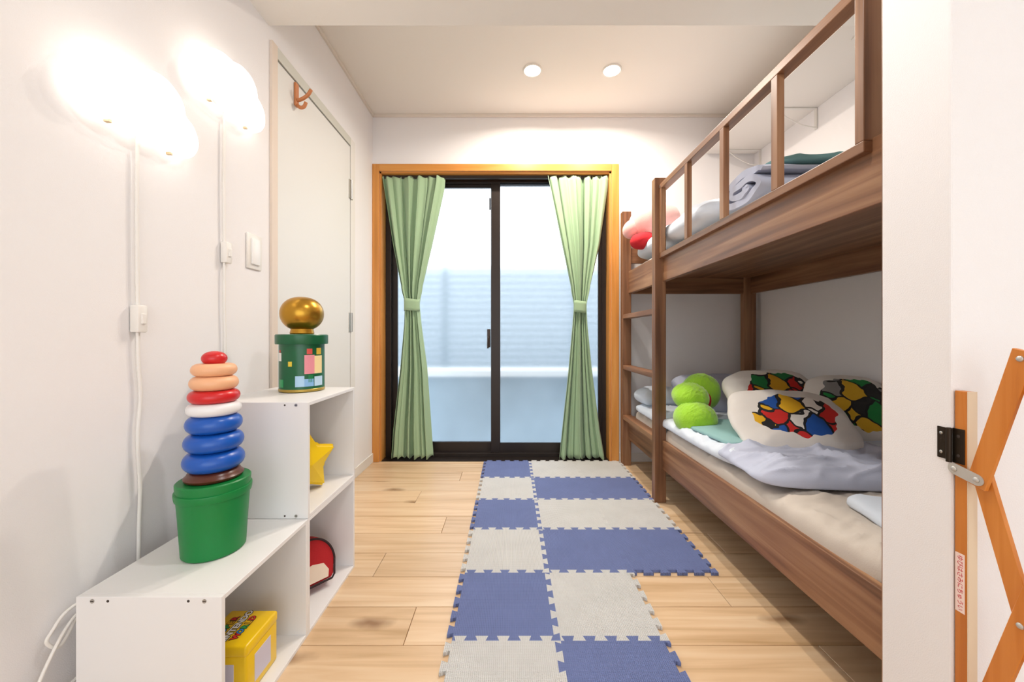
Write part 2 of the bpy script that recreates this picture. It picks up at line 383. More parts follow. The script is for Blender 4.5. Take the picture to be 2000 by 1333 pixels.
GLASS = bpy.data.materials.new('frosted_glass'); GLASS.use_nodes = True
nt = GLASS.node_tree; b = nt.nodes['Principled BSDF']
b.inputs['Base Color'].default_value = (.93, .97, 1, 1); b.inputs['Transmission Weight'].default_value = 1; b.inputs['Roughness'].default_value = .22; b.inputs['IOR'].default_value = 1.25
tc = _n(nt, 'ShaderNodeTexCoord'); nb = _n(nt, 'ShaderNodeTexNoise'); nb.inputs['Scale'].default_value = 160; nt.links.new(tc.outputs['Object'], nb.inputs['Vector'])
bp = _n(nt, 'ShaderNodeBump'); bp.inputs['Strength'].default_value = .12; bp.inputs['Distance'].default_value = .001
nt.links.new(nb.outputs['Fac'], bp.inputs['Height']); nt.links.new(bp.outputs['Normal'], b.inputs['Normal'])
def sash(x0, x1, y0, zt, sl, sr):
    bm = bmesh.new(); t = .022
    box(bm, x0, x0+sl, y0, y0+t, .03, WZ-.03, bev=.0015); box(bm, x1-sr, x1, y0, y0+t, .03, WZ-.03, bev=.0015)
    box(bm, x0+sl, x1-sr, y0, y0+t, zt, WZ-.03); box(bm, x0+sl, x1-sr, y0, y0+t, .03, .098)
    s = obj('sash', bm, DARKAL, wn)
    obj('pane', B(x0+sl-.002, x1-sr+.002, y0+.008, y0+.014, .096, zt+.002), GLASS, s)
    return s
s1 = sash(WX0+.045, -.072, YB+.122, 1.905, .04, .062)
s2 = sash(-.137, WX1-.035, YB+.096, 1.925, .064, .03)
bm = bmesh.new(); box(bm, -.165, -.141, YB+.105, YB+.122, .77, .90, bev=.004)
lk = obj('lock', bm, mat('lock_dark', '#3b302a', .35, .6), s1)
obj('lever', tube([(-.153, YB+.105, .845), (-.156, YB+.085, .84), (-.158, YB+.075, .79), (-.157, YB+.075, .765)], .006, 8, smooth_n=3), mat('lock_dark', '#3b302a'), lk, True)
obj('label', B(-.150, -.139, YB+.118, YB+.122, 1.745, 1.83), mat('dark_label', '#232427', .4), s1)

# what lies outside: louvred fence, low capped wall, paving
yd = empty('louvred_fence', (0, 4.3, 0)); FEN = mat('fence_white', '#98a4ad', .6)
tag(yd, 'pale horizontal louvre fence blurred behind the frosted window', 'fence')
for i in range(20):
    z = .16+i*.076
    bm = B(-2.2, 2.2, -.006, .006, -.036, .036)
    bmesh.ops.rotate(bm, cent=(0, 0, 0), matrix=Matrix.Rotation(R(-24), 3, 'X'), verts=bm.verts)
    bmesh.ops.translate(bm, vec=(0, 4.3, z), verts=bm.verts)
    obj('slat', bm, FEN, yd)
for x in (-2.2, -.75, .75, 2.2): obj('post', B(x-.03, x+.03, 4.33, 4.39, 0, 1.68), FEN, yd)
lw = empty('garden_wall', (0, 3.3, -.4)); tag(lw, 'low grey garden wall with white coping outside the window', 'wall')
obj('wall_body', B(-2.4, 2.4, 3.3, 3.42, -.4, .50), mat('concrete_blue_grey', '#a0b0bc', .8, var=.12, vscale=3), lw)
obj('coping', B(-2.4, 2.4, 3.26, 3.46, .50, .56, bev=.006), mat('white_coping', '#f2f5f7', .6), lw)
struct(obj('ground', B(-4, 4, YB+.17, 7, -.45, -.4), mat('outside_ground', '#9aa4ac', .9, var=.1)))

# ------------------------------------------------------------ curtain rail and curtains
rl = empty('curtain_rail', (0, YB+.04, WZ-.03)); tag(rl, 'dark slim curtain rail with runners under the window head', 'curtain rail')
obj('track', B(WX0+.014, WX1-.014, YB+.028, YB+.044, WZ-.034, WZ-.013), mat('rail_dark', '#3a332e', .4, .4), rl)
for x in (-.84, -.70, -.58, -.50, .28, .40, .52, .63):
    obj('runner', tube([(x, YB+.036, WZ-.034), (x, YB+.03, WZ-.043), (x, YB+.026, WZ-.051)], .003, 6), PLASTW, rl)
def curtain(prof, ztie, label, tie_x, seed, ytop):
    """prof: list of (z, x0, x1, amplitude of the folds)"""
    c = empty('curtain', ((prof[0][1]+prof[0][2])/2, ytop, 0)); tag(c, label, 'curtain', 'sage curtains at the window')
    bm = bmesh.new(); NU, NV = 150, 70; rows = []
    zt, zb = prof[0][0], prof[-1][0]; rg = random.Random(seed); ph = [rg.uniform(0, 6.28) for _ in range(6)]
    for j in range(NV+1):
        z = zt+(zb-zt)*j/NV
        for a, b2 in zip(prof, prof[1:]):
            if a[0] >= z >= b2[0]-1e-9:
                t = (a[0]-z)/(a[0]-b2[0]); t2 = t*t*(3-2*t) if len(a) > 4 and a[4] else t
                x0 = a[1]+(b2[1]-a[1])*t2; x1 = a[2]+(b2[2]-a[2])*t2; am = a[3]+(b2[3]-a[3])*t2; break
        r = []
        for i in range(NU+1):
            u = i/NU
            w_ = u*6.28*6+ph[0]+1.3*math.sin(u*6.28*1.3+ph[1])+.5*math.sin(u*6.28*2.7+ph[2]); f = (math.sin(w_)+.30*math.sin(2*w_+ph[4]))*(.75+.45*math.sin(u*6.28*2.1+ph[3]))+.16*math.sin(u*6.28*15+ph[2]+z*1.5)+.3*math.sin(u*6.28*2+ph[5]+z*.8)
            lat = .010*math.cos(u*6.28*7+ph[0])*(am/.03)*(x1-x0)/.4
            zz = z+(.012*math.sin(u*6.28*7+ph[4]) if j == NV else 0)-(.006*math.sin(u*6.28*7+ph[5]) if j == 0 else 0)
            if j == NV: zz = max(zz, .012)
            r.append(bm.verts.new((x0+(x1-x0)*u+lat, ytop+am*f*.8, zz)))
        rows.append(r)
    for a, b2 in zip(rows, rows[1:]):
        for i in range(NU): bm.faces.new((a[i], a[i+1], b2[i+1], b2[i]))
    cl = obj('cloth', bm, CURT, c, True)
    sol = cl.modifiers.new('thickness', 'SOLIDIFY'); sol.thickness = .0016
    # tie-back band
    a = tie_x; bm = bmesh.new(); n = 28; ring = []
    for z in (ztie-.04, ztie-.02, ztie+.02, ztie+.04):
        ring.append([bm.verts.new(((a[0]+a[1])/2+(a[1]-a[0])/2*1.04*math.copysign(abs(math.cos(t))**.7, math.cos(t)), ytop+.03*math.copysign(abs(math.sin(t))**.8, math.sin(t)), z+.004*math.sin(2*t))) for t in [2*math.pi*k/n for k in range(n)]])
    for p, q in zip(ring, ring[1:]):
        for k in range(n): bm.faces.new((p[k], p[(k+1) % n], q[(k+1) % n], q[k]))
    tb = obj('tieback', bm, CURT, c, True); tb.modifiers.new('thickness', 'SOLIDIFY').thickness = .003
    return c
yc = YB+.022
def px(x, y=yc): return (x-CX)*y/F
def pz(v, y=yc): return H+(CY-v)*y/F
curtain([(pz(346), px(746), px(868), .018), (pz(365), px(749), px(866), .024), (pz(480), px(768), px(841), .028), (pz(560), px(784), px(823), .024, 1),
         (pz(596), px(791), px(818), .020), (pz(632), px(790), px(821), .022), (pz(720), px(782), px(832), .028), (pz(840), px(768), px(840), .03), (.018, px(764), px(844), .03)],
        pz(596), 'sage green curtain tied at its middle beside the left wall', (px(790), px(819)), 1, yc)
curtain([(pz(345), px(1068), px(1187), .018), (pz(365), px(1072), px(1186), .024), (pz(480), px(1097), px(1170), .028), (pz(560), px(1115), px(1152), .024, 1),
         (pz(600), px(1121), px(1145), .020), (pz(636), px(1118), px(1147), .022), (pz(720), px(1110), px(1155), .028), (pz(840), px(1096), px(1170), .03), (.018, px(1090), px(1179), .03)],
        pz(600), 'sage green curtain tied at its middle beside the bunk bed', (px(1121), px(1145)), 2, yc)

# ------------------------------------------------------------ ceiling lamps
def downlight(x, y, z, label, W, group, col=(1, .90, .79)):
    d = empty('ceiling_downlight', (x, y, z)); tag(d, label, 'ceiling light', group)
    obj('ring', lathe([(.044, -.001), (.045, -.006), (.050, -.007), (.054, -.003), (.054, 0), (.044, 0)], (x, y, z), 36), PLASTW, d, 40)
    obj('lens', lathe([(0, -.0065), (.038, -.0055), (.044, -.0008)], (x, y, z), 32), mat('warm_lens', '#fff1dc', .4, emit=40), d, True)
    l = bpy.data.lights.new('downlight_lamp', 'AREA'); l.shape = 'DISK'; l.size = .086; l.energy = W; l.color = col; l.spread = R(162)
    lo = bpy.data.objects.new('downlight_lamp', l); link(lo, 'l', d, (x, y, z-.012))
downlight(.124, 2.137, ZC, 'round glowing recessed ceiling light nearer the left wall', DOWNLIGHT_W, 'recessed ceiling lights')
downlight(.572, 2.137, ZC, 'round glowing recessed ceiling light nearer the bunk bed', DOWNLIGHT_W, 'recessed ceiling lights')
for i, (x, y) in enumerate(((.2, .75), (.2, -.5), (-.3, -1.6), (1.4, -.6))):  # invented lamps out of view, added to light the near end
    downlight(x, y, ZS, ['round recessed light in the lowered ceiling just inside the partition', 'round recessed light in the lowered ceiling above the viewer', 'round recessed light in the lowered ceiling furthest behind the viewer', 'round recessed light in the lowered ceiling behind the partition'][i], ADDED_LIGHT_W*(1 if i == 0 else .12), 'recessed lights in the lowered ceiling', (.96, .98, 1))

# ------------------------------------------------------------ cloud wall lamps
def cloud_outline(n=72):
    cs = [(-.092, .052, .052), (-.050, .098, .066), (.030, .108, .072), (.100, .052, .050), (0, .06, .070)]
    c = Vector((0, .07)); out = []
    for i in range(n):
        t = 2*math.pi*i/n; d = Vector((math.cos(t), math.sin(t))); best = 0
        for (x, y_, r) in cs:
            o = c-Vector((x, y_)); bq = o.dot(d); q = bq*bq-(o.dot(o)-r*r)
            if q >= 0: best = max(best, -bq+math.sqrt(q))
        p = c+d*best
        if p.y < 0: p = c+d*(c.y/-d.y)
        out.append(p)
    return out
def cloud_lamp(yc_, z0, label, zsw, cord_pts):
    L_ = empty('cloud_lamp', (XL, yc_, z0)); tag(L_, label, 'wall lamp', 'cloud lamps on the left wall')
    ol = cloud_outline(); c = Vector((0, .085))
    bm = bmesh.new(); rings = []
    for t in [0, .12, .3, .5, .7, .85, .95, 1]:
        s = (1-t**2.6)**.5 if t < 1 else .0; s = max(s, .02); X = XL+.024+.062*t
        rings.append([bm.verts.new((X, yc_+(c.x+(p.x-c.x)*s)*1.0, z0+c.y+(p.y-c.y)*s)) for p in ol])
    for a, b2 in zip(rings, rings[1:]):
        for k in range(len(a)): bm.faces.new((a[k], a[(k+1) % len(a)], b2[(k+1) % len(a)], b2[k]))
    bm.faces.new(rings[0]); bm.faces.new(rings[-1])
    obj('shade', bm, mat('glowing_milk_shade', '#fff7ee', .4, emit=CLOUD_E), L_, 50)
    bm = bmesh.new(); f = [bm.verts.new((XL+.001, yc_+p.x*.72, z0+.085+(p.y-.085)*.72)) for p in ol]; g = [bm.verts.new((XL+.024, yc_+p.x*.72, z0+.085+(p.y-.085)*.72)) for p in ol]
    bm.faces.new(f); bm.faces.new(g)
    for k in range(len(f)): bm.faces.new((f[k], f[(k+1) % len(f)], g[(k+1) % len(f)], g[k]))
    obj('wall_plate', bm, PLASTW, L_)
    for dy in (-.077, .077): obj('clip', B(XL+.02, XL+.032, yc_+dy-.004, yc_+dy+.004, z0-.003, z0+.004, bev=.001), mat('pale_clip', '#d8c3a0', .35, .5), L_)
    cd_ = obj('cord', tube(cord_pts, .0042, 8, smooth_n=6), PLASTW, L_, True)
    sw = obj('cord_switch', B(XL+.002, XL+.024, yc_-.013+.008, yc_+.013+.008, zsw-.034, zsw+.034, bev=.004), PLASTW, L_, 40)
    obj('rocker', B(XL+.022, XL+.028, yc_+.002, yc_+.014, zsw-.013, zsw+.013, bev=.002), PLASTW, sw)
c1 = XL+.010
cloud_lamp(.930, 1.335, 'large glowing white cloud-shaped wall lamp nearest the camera', .893,
           [(c1, .937, 1.345), (c1, .936, 1.15), (c1, .938, .93), (c1, .939, .80), (c1, .945, .70), (c1, .938, .60), (c1, .944, .47), (c1, .941, .36), (c1, .940, .20)])
cloud_lamp(1.219, 1.562, 'smaller-looking glowing cloud-shaped wall lamp closer to the light switch', 1.12,
           [(c1, 1.222, 1.572), (c1, 1.220, 1.35), (c1, 1.222, 1.15), (c1, 1.222, .95), (c1, 1.226, .8), (c1, 1.22, .55), (c1, 1.22, .2)])
# loose mains lead behind the shelf
tag(obj('power_lead', tube([(c1, 1.00, .20), (c1+.01, .90, .27), (c1+.012, .79, .287), (c1+.012, .752, .262), (c1+.012, .745, .245), (c1+.015, .765, .225), (c1+.02, .79, .27), (c1+.022, .762, .25), (c1+.02, .728, .19), (c1+.018, .713, .135), (c1+.02, .735, .125), (c1+.02, .80, .14), (c1+.02, .9, .14)], .0032, 8, smooth_n=6), PLASTW, None, True),
    'thin white loose power lead looping behind the white cube shelf', 'cord')

# wall switch
sp = empty('light_switch', (XL, 1.373, 1.15)); tag(sp, 'white square wall light switch beside the door casing', 'light switch')
obj('plate', B(XL, XL+.007, 1.335, 1.412, 1.092, 1.218, bev=.003), PLASTW, sp, 40)
obj('rocker', B(XL+.006, XL+.014, 1.352, 1.395, 1.108, 1.202, bev=.003), mat('switch_rocker', '#f6f4f2', .3), sp, 40)

# ------------------------------------------------------------ white storage cubes
XF, XBk, T = -.574, -.864, .010
def cube(y0, y1, z0, z1, label):
    c = empty('storage_cube', ((XF+XBk)/2, (y0+y1)/2, z0)); tag(c, label, 'shelf', 'white open storage cubes')
    obj('side_panel', B(XBk, XF, y0, y0+T, z0, z1-.0, bev=.0007, seg=1), SHELFW, c)
    obj('side_panel', B(XBk, XF, y1-T, y1, z0, z1-.0, bev=.0007, seg=1), SHELFW, c)
    obj('top_panel', B(XBk, XF, y0+T, y1-T, z1-T, z1, bev=.0007, seg=1), SHELFW, c)
    obj('bottom_panel', B(XBk, XF, y0+T, y1-T, z0, z0+T, bev=.0007, seg=1), SHELFW, c)
    obj('back_panel', B(XBk, XBk+.004, y0+T, y1-T, z0+T, z1-T), SHELFW, c)
    for x in (XBk+.033, XF-.034):
        for zz in (z1-.008, z0+.008):
            s = obj('screw', cyl(bmesh.new(), (x, y0-.0001, zz), (0, -1, 0), .0042, .0008, 16), STEEL, c)
            obj('slot', B(x-.003, x+.003, y0-.0013, y0-.0008, zz-.0006, zz+.0006), HOLE, s)
    for x in (XBk+.064, XF-.066):
        for zz in (z1-.008, z0+.008): obj('peg_hole', cyl(bmesh.new(), (x, y0-.0001, zz), (0, -1, 0), .0026, .0005, 14), HOLE, c)
    return c
Y0, Y1, Y2, Z1, Z2 = .753, 1.0745, 1.396, .331, .662
cube(Y0, Y1-.0006, 0, Z1, 'white open storage cube nearest the camera, holding the yellow tin')
cube(Y1, Y2, 0, Z1, 'white open storage cube on the floor holding the red pouch')
cube(Y1, Y2, Z1+.0006, Z2, 'upper white open storage cube holding the yellow star')

# ------------------------------------------------------------ things on the shelves
# green tub and a plain stacking toy in the photograph's colours
GX, GY = -.722, .924
tb = empty('green_tub', (GX, GY, Z1)); tag(tb, 'large plain green round tub on the lower white cube', 'tub')
GRN = mat('green_plastic', '#0f7d3a', .38, spec=.4)
obj('body', lathe([(0, .0005), (.061, .0005), (.064, .004), (.069, .09), (.0745, .168), (.0745, .172), (.072, .1745), (0, .1745)], (GX, GY, Z1), 56), GRN, tb, 35)
obj('band', lathe([(.0725, .135), (.0752, .136), (.0762, .141), (.0770, .150), (.0765, .153), (.0735, .154)], (GX, GY, Z1), 56), GRN, tb, 35)
zt = Z1+.1747
st = empty('stacking_toy', (GX, GY, zt)); tag(st, 'ring stacking toy in blue, white, red and tan on the green tub', 'toy')
RED = mat('red_lacquer', '#cf1f24', .3); BLUE = mat('blue_lacquer', '#1456b4', .3); TAN = mat('tan_lacquer', '#f0b58a', .4); BRN = mat('brown_lacquer', '#5a2a1a', .3); WHT = mat('white_lacquer', '#eceaea', .35)
def sph(r0, z0, h, k=1.0, n=16): return [(r0*math.sin(math.pi*i/n)**k, z0+h*(1-math.cos(math.pi*i/n))/2) for i in range(n+1)]
def rounded(r0, r1, z0, h, e=.006):
    return [(0, z0), (r0-e, z0), (r0-e*.3, z0+e*.3), (r0, z0+e), (r1, z0+h-e), (r1-e*.3, z0+h-e*.3), (r1-e, z0+h), (0, z0+h)]
C_ = (GX, GY, zt)
def ring(r, z0, h, n=14):                       # a plump ring on the middle rod
    return [(.012, z0)]+[(r-h/2+h/2*math.cos(a), z0+h/2+h/2*math.sin(a)) for a in [-math.pi/2+math.pi*k/n for k in range(n+1)]]+[(.012, z0+h)]
obj('base_disc', lathe(rounded(.060, .054, 0, .022, .008), C_, 44), BRN, st, 50)
obj('rod', lathe(rounded(.012, .012, .022, .250, .002), C_, 20), TAN, st, 50)
for (r_, z_, h_, m_) in ((.062, .022, .046, BLUE), (.060, .068, .044, BLUE), (.057, .112, .042, BLUE), (.055, .154, .030, WHT), (.052, .184, .030, RED), (.049, .214, .034, TAN), (.046, .248, .030, TAN)):
    obj('ring', lathe(ring(r_, z_, h_), C_, 44), m_, st, True)
obj('knob', lathe(sph(.026, .272, .036, .9), C_, 32), RED, st, True)
# green tin with a gold bank on its lid
TX, TY = -.7225, 1.314
tn = empty('biscuit_tin', (TX, TY, Z2)); tag(tn, 'round green lidded tin with small colourful printed patches', 'tin')
GT = mat('green_tin', '#0d5b35', .32, spec=.5)
obj('body', lathe([(0, .0008), (.068, .0008), (.070, .003), (.070, .164), (0, .164)], (TX, TY, Z2), 56), GT, tn, 35)
obj('lid', lathe([(0, .194), (.079, .194), (.0815, .191), (.0815, .163), (.0805, .161), (.071, .161)], (TX, TY, Z2), 56), GT, tn, 35)
obj('foot_band', lathe([(.0703, .002), (.0712, .003), (.0712, .010), (.0703, .011)], (TX, TY, Z2), 56), mat('gold_band', '#b79a4a', .35, .6), tn)
def patch(a0, a1, z0, z1, col, name):
    bm = bmesh.new(); n = max(2, int(abs(a1-a0)/4)); q = []
    for r in (.0702, .0709):
        q.append([[bm.verts.new((TX+r*math.sin(R(a)), TY-r*math.cos(R(a)), Z2+z)) for z in (z0, z1)] for a in [a0+(a1-a0)*i/n for i in range(n+1)]])
    for i in range(n):
        bm.faces.new((q[1][i][0], q[1][i+1][0], q[1][i+1][1], q[1][i][1])); bm.faces.new((q[0][i][0], q[0][i+1][0], q[0][i+1][1], q[0][i][1]))
        bm.faces.new((q[0][i][0], q[0][i+1][0], q[1][i+1][0], q[1][i][0])); bm.faces.new((q[0][i][1], q[0][i+1][1], q[1][i+1][1], q[1][i][1]))
    for i in (0, n): bm.faces.new((q[0][i][0], q[0][i][1], q[1][i][1], q[1][i][0]))
    obj('printed_patch', bm, mat(name, col, .35), tn)
# angle 0 faces the camera direction -y; camera sees the tin around +29 degrees
for a in [(34, 60, .062, .125, '#e7929c', 'pink_print'), (60, 86, .062, .122, '#f3d9a0', 'cream_print'), (66, 82, .126, .148, '#d8b13c', 'ochre_print'), (40, 54, .128, .146, '#d9534a', 'coral_print'),
          (-6, 4, .088, .104, '#e2c63c', 'yellow_print'), (-46, -30, .105, .132, '#e9e4dc', 'white_print'), (-42, -34, .133, .142, '#c8382f', 'red_print'), (12, 34, .020, .056, '#a8cbe6', 'pale_blue_print'), (34, 58, .020, .045, '#86b4dd', 'sky_print'),
          (60, 88, .020, .052, '#bcd6ea', 'ice_print'), (-40, -22, .018, .044, '#2e9a5c', 'light_green_print'), (44, 56, .034, .058, '#1c7a46', 'mid_green_print')]: patch(*a)
zl = Z2+.1942
gb = empty('gold_bank', (TX, TY, zl)); tag(gb, 'plain rounded metallic gold ball ornament on the green tin lid', 'ornament')
GOLD = mat('gold_paint', '#b8892f', .28, .85)
obj('ball', lathe([(0, .012)]+[(.0685*math.sin(math.pi*i/20)**.85, .012+.118*(1-math.cos(math.pi*i/20))/2) for i in range(1, 20)]+[(0, .130)], (TX, TY, zl), 48), GOLD, gb, True)
obj('foot', lathe([(0, .0004), (.036, .0004), (.038, .004), (.034, .022), (0, .022)], (TX, TY, zl), 40), GOLD, gb, 40)

# yellow star
def star_pts(R0, R1, n=5):
    return [(math.sin(math.pi*i/n)*(R0 if i % 2 == 0 else R1), math.cos(math.pi*i/n)*(R0 if i % 2 == 0 else R1)) for i in range(2*n)]
bm = bmesh.new(); P = star_pts(.116, .066); hw = .028
a = [bm.verts.new((x, -hw*.55, z)) for x, z in P]; b_ = [bm.verts.new((x, hw*.55, z)) for x, z in P]
f = bm.verts.new((0, -.042, 0)); g = bm.verts.new((0, .042, 0))
for i in range(10):
    j = (i+1) % 10; bm.faces.new((a[i], a[j], f)); bm.faces.new((b_[j], b_[i], g)); bm.faces.new((a[i], b_[i], b_[j], a[j]))
bmesh.ops.bevel(bm, geom=[e for e in bm.edges if f not in e.verts and g not in e.verts], offset=.009, segments=3, affect='EDGES')
tag(obj('star_ornament', bm, mat('yellow_plastic', '#f2c90e', .35), None, 30, rot=(0, 0, R(62)), origin=(-.672, 1.235, Z1+T+.0945)),
    'plain bright yellow five-pointed star in the upper white cube', 'ornament')

# red pouch
pc = empty('pouch', (-.66, 1.235, T)); tag(pc, 'small puffy red pouch with dark piping and cream lower panel', 'pouch')
def dome(w_, h_, n=40):
    out = []
    for i in range(n+1):
        t = math.pi*i/n; out.append((w_/2*math.cos(t), h_*.42+h_*.58*math.sin(t)))
    return out+[(-w_/2*.92, .012), (-w_/2*.8, .002), (w_/2*.8, .002), (w_/2*.92, .012)]
def place(bm, o, rz):
    bmesh.ops.transform(bm, matrix=Matrix.Translation(o) @ Matrix.Rotation(rz, 4, 'Z') @ Matrix.Rotation(R(-14), 4, 'X'), verts=bm.verts); return bm
PO, PR = (-.640, 1.235, T+.022), R(50)
bm = prism([(x, z) for x, z in dome(.15, .148)], .05, ((0, .05, 0), (1, 0, 0), (0, 0, 1)))
bmesh.ops.bevel(bm, geom=[e for e in bm.edges if len(e.link_faces) == 2 and any(len(f.verts) > 8 for f in e.link_faces)], offset=.012, segments=4, affect='EDGES')
pb = obj('body', place(bm, PO, PR), mat('red_cloth', '#b3161f', .8, bump=.2, bscale=300), pc, 60)
ring = dome(.146, .144); obj('piping', place(tube([(x, -.0005, z) for x, z in ring]+[(ring[0][0], -.0005, ring[0][1])], .0035, 8), PO, PR), mat('dark_piping', '#2a1518', .7), pc, True)
bm = prism([(-.046, .012), (.046, .012), (.050, .034), (.036, .058), (0, .066), (-.036, .058), (-.050, .034)], .003, ((0, .0, 0), (1, 0, 0), (0, 0, 1)))
obj('lower_panel', place(bm, PO, PR), mat('cream_cloth', '#ecd9c6', .85), pc)

# yellow tin with lettering on the lid
yx0, yx1, yy0, yy1 = -.727, -.605, .868, .988
yt = empty('yellow_tin', ((yx0+yx1)/2, (yy0+yy1)/2, T)); tag(yt, 'bright yellow square tin with colourful lettering on its lid', 'tin')
YEL = mat('yellow_tinplate', '#f0c60c', .3, spec=.5)
obj('body', B(yx0+.0015, yx1-.0015, yy0+.0015, yy1-.0015, T+.0005, T+.104, bev=.006, seg=3), YEL, yt, 40)
obj('lid', B(yx0, yx1, yy0, yy1, T+.100, T+.127, bev=.007, seg=4), YEL, yt, 40)
SILV = mat('pale_lilac_print', '#cfcadb', .4)
obj('side_panel', B(yx1-.0018, yx1-.0006, yy0+.030, yy1-.030, T+.020, T+.085, bev=.0004, seg=1), SILV, yt)
obj('front_panel', B(yx0+.030, yx1-.030, yy0+.0006, yy0+.0018, T+.020, T+.085, bev=.0004, seg=1), SILV, yt)
INK = mat('black_ink', '#151515', .5)
zz = T+.1272; up = (-1, 0, 0); rt = (0, 1, 0); mx_, my = (yx0+yx1)/2-.006, (yy0+yy1)/2
cols = ['#d7261e', '#2a7fc9', '#1f9a48', '#e9b416', '#d7261e']
def line(s, dx, size, color, bold=.0007, name='lettering'):
    obj(name, text_bm(s, size, ((mx_+dx, my, zz), rt, up), .0002, bold=bold), color, yt)
def colourline(s, dx, size, step):
    for i, ch in enumerate(s):
        yy = my+(i-(len(s)-1)/2)*step
        obj('lettering', text_bm(ch, size, ((mx_+dx, yy, zz), rt, up), .0002, bold=.0022), INK, yt)
        obj('lettering', text_bm(ch, size, ((mx_+dx, yy, zz+.0002), rt, up), .0002, bold=.0007), mat('letter_'+cols[i % 5], cols[i % 5], .4), yt)
colourline('SUPER', -.022, .019, .0135)
line('NINTENDO', 0, .021, INK, .0024); obj('lettering', text_bm('NINTENDO', .021, ((mx_, my, zz+.0002), rt, up), .0002, bold=.0007), WHT, yt)
colourline('WORLD', .021, .019, .0145)

# ------------------------------------------------------------ bunk bed
bd = empty('bunk_bed', (1.19, 1.62, 0)); tag(bd, 'walnut brown wooden bunk bed with guard rail and ladder', 'bed')
PX0, PX1 = .735, .793
obj('post', B(PX0, PX1, 1.929, 1.972, 0, pz(347, 1.929), bev=.003), BED['z'], bd)
obj('post', B(PX0, PX1, 2.486, 2.53, 0, pz(413, 2.486), bev=.003), BED['z'], bd)
obj('post', B(PX0, PX1, .716, .752, 0, 1.63, bev=.003), BED['z'], bd)
obj('post', B(1.535, 1.613, 2.486, 2.53, 0, 1.52, bev=.003), BED['z'], bd)
obj('post', B(1.555, 1.613, .716, .752, 0, 1.52, bev=.003), BED['z'], bd)
RX0, RX1 = .775, .800
obj('side_rail', B(RX0, RX1, .752, 2.486, 1.13, 1.275, bev=.002), BED['y'], bd)
obj('side_rail', B(RX0, RX1, .752, 2.486, .172, .318, bev=.002), BED['y'], bd)
obj('side_rail', B(1.575, 1.600, .752, 2.486, 1.13, 1.275, bev=.002), BED['y'], bd)
obj('side_rail', B(1.575, 1.600, .752, 2.486, .172, .318, bev=.002), BED['y'], bd)
for z0, z1 in ((1.13, 1.275), (.172, .318)):
    obj('end_rail', B(PX1, 1.535, 2.495, 2.52, z0, z1, bev=.002), BED['x'], bd)
    obj('end_rail', B(PX1, 1.555, .722, .747, z0, z1, bev=.002), BED['x'], bd)
obj('end_board', B(PX1, 1.535, 2.497, 2.517, 1.33, 1.43, bev=.002), BED['x'], bd)
obj('base_board', B(RX1, 1.575, .747, 2.495, 1.235, 1.255), BED['y'], bd)
obj('base_board', B(RX1, 1.575, .747, 2.495, .23, .25), BED['y'], bd)
# guard rail
GXo, GXi = .756, .795
obj('guard_rail', B(GXo, GXi, .811, 1.929, 1.594, 1.620, bev=.002), BED['y'], bd)
obj('guard_rail', B(GXo, GXi, .811, 1.929, 1.245, 1.270, bev=.002), BED['y'], bd)
for y_ in (1.074, 1.345, 1.622): obj('baluster', B(GXo, GXo+.021, y_, y_+.026, 1.270, 1.594, bev=.0015), BED['z'], bd)
obj('baluster', B(GXo, GXo+.021, 1.900, 1.9285, 1.270, 1.594, bev=.0015), BED['z'], bd)
obj('guard_post', B(GXo, GXi+.008, .8105, .833, 1.2695, 1.6, bev=.002), BED['z'], bd)
obj('rail_bolt', cyl(bmesh.new(), (GXo+.0, 1.917, 1.607), (-1, 0, 0), .006, .002, 16), STEEL, bd)
# ladder
for zr in (.992, .660, .333):   # treads of the ladder at the far end
    obj('rung', B(PX0+.003, PX1, 1.972, 2.486, zr-.028, zr, bev=.002), BED['y'], bd)

# ------------------------------------------------------------ bedding, lower bunk
def soft(name, bm, m, loc, rot, label, cat, group=None):
    o = obj(name, bm, m, None, True, rot=rot, origin=loc); tag(o, label, cat, group); return o
def subpart(o, name, bm, m, loc, rot=None): return obj(name, bm, m, o, True, rot=rot, origin=loc)
soft('mattress', puff(.790, 1.74, .125, 60, 150, 14, 4, .010, 3, .5, .006, 9, 14), SHEET, (1.187, 1.62, .313), None, 'beige covered mattress on the lower bunk', 'mattress')
qt = soft('quilt', puff(.82, 1.16, .055, 80, 110, 10, 3, .014, 5, .45, .012, 6, 9), QUILT, (1.185, 1.88, .399), (R(0), R(0), 0), 'pale blue white quilt covering the far half of the lower bunk', 'quilt')
subpart(qt, 'folded_end', puff(.86, .33, .060, 110, 70, 6, 2.4, .016, 8, .3, .02, 6, 8), LAV, (1.205, 1.285, .398), (R(2), R(1), R(-3)))
soft('folded_blanket', puff(.48, .40, .020, 30, 30, 10, 4, .003, 12, .4, .01, 5, 12), TEAL, (1.055, 1.645, .437), (0, 0, R(4)), 'flat folded teal blanket lying under the printed cushions', 'blanket')
soft('folded_cloth', puff(.40, .24, .04, 30, 20, 7, 3, .006, 13, .4, .02, 6, 9), QUILT, (1.115, .925, .385), (0, 0, R(-12)), 'pale blue folded cloth at the near end of the lower mattress', 'cloth')
soft('bed_pillow', puff(.50, .34, .15, 34, 26, 3, 2, .006, 15, .5, .03, 6, 5), LAV, (1.25, 2.27, .505), (R(28), 0, R(4)), 'grey lavender bed pillow at the far end of the lower bunk', 'pillow')
soft('rolled_cloth', puff(.30, .19, .12, 34, 24, 3, 2, .008, 17, .5, .03, 7, 6), QUILT, (.94, 2.36, .475), (0, 0, R(5)), 'pale blue rolled bedding beside the ladder on the lower bunk', 'bedding')
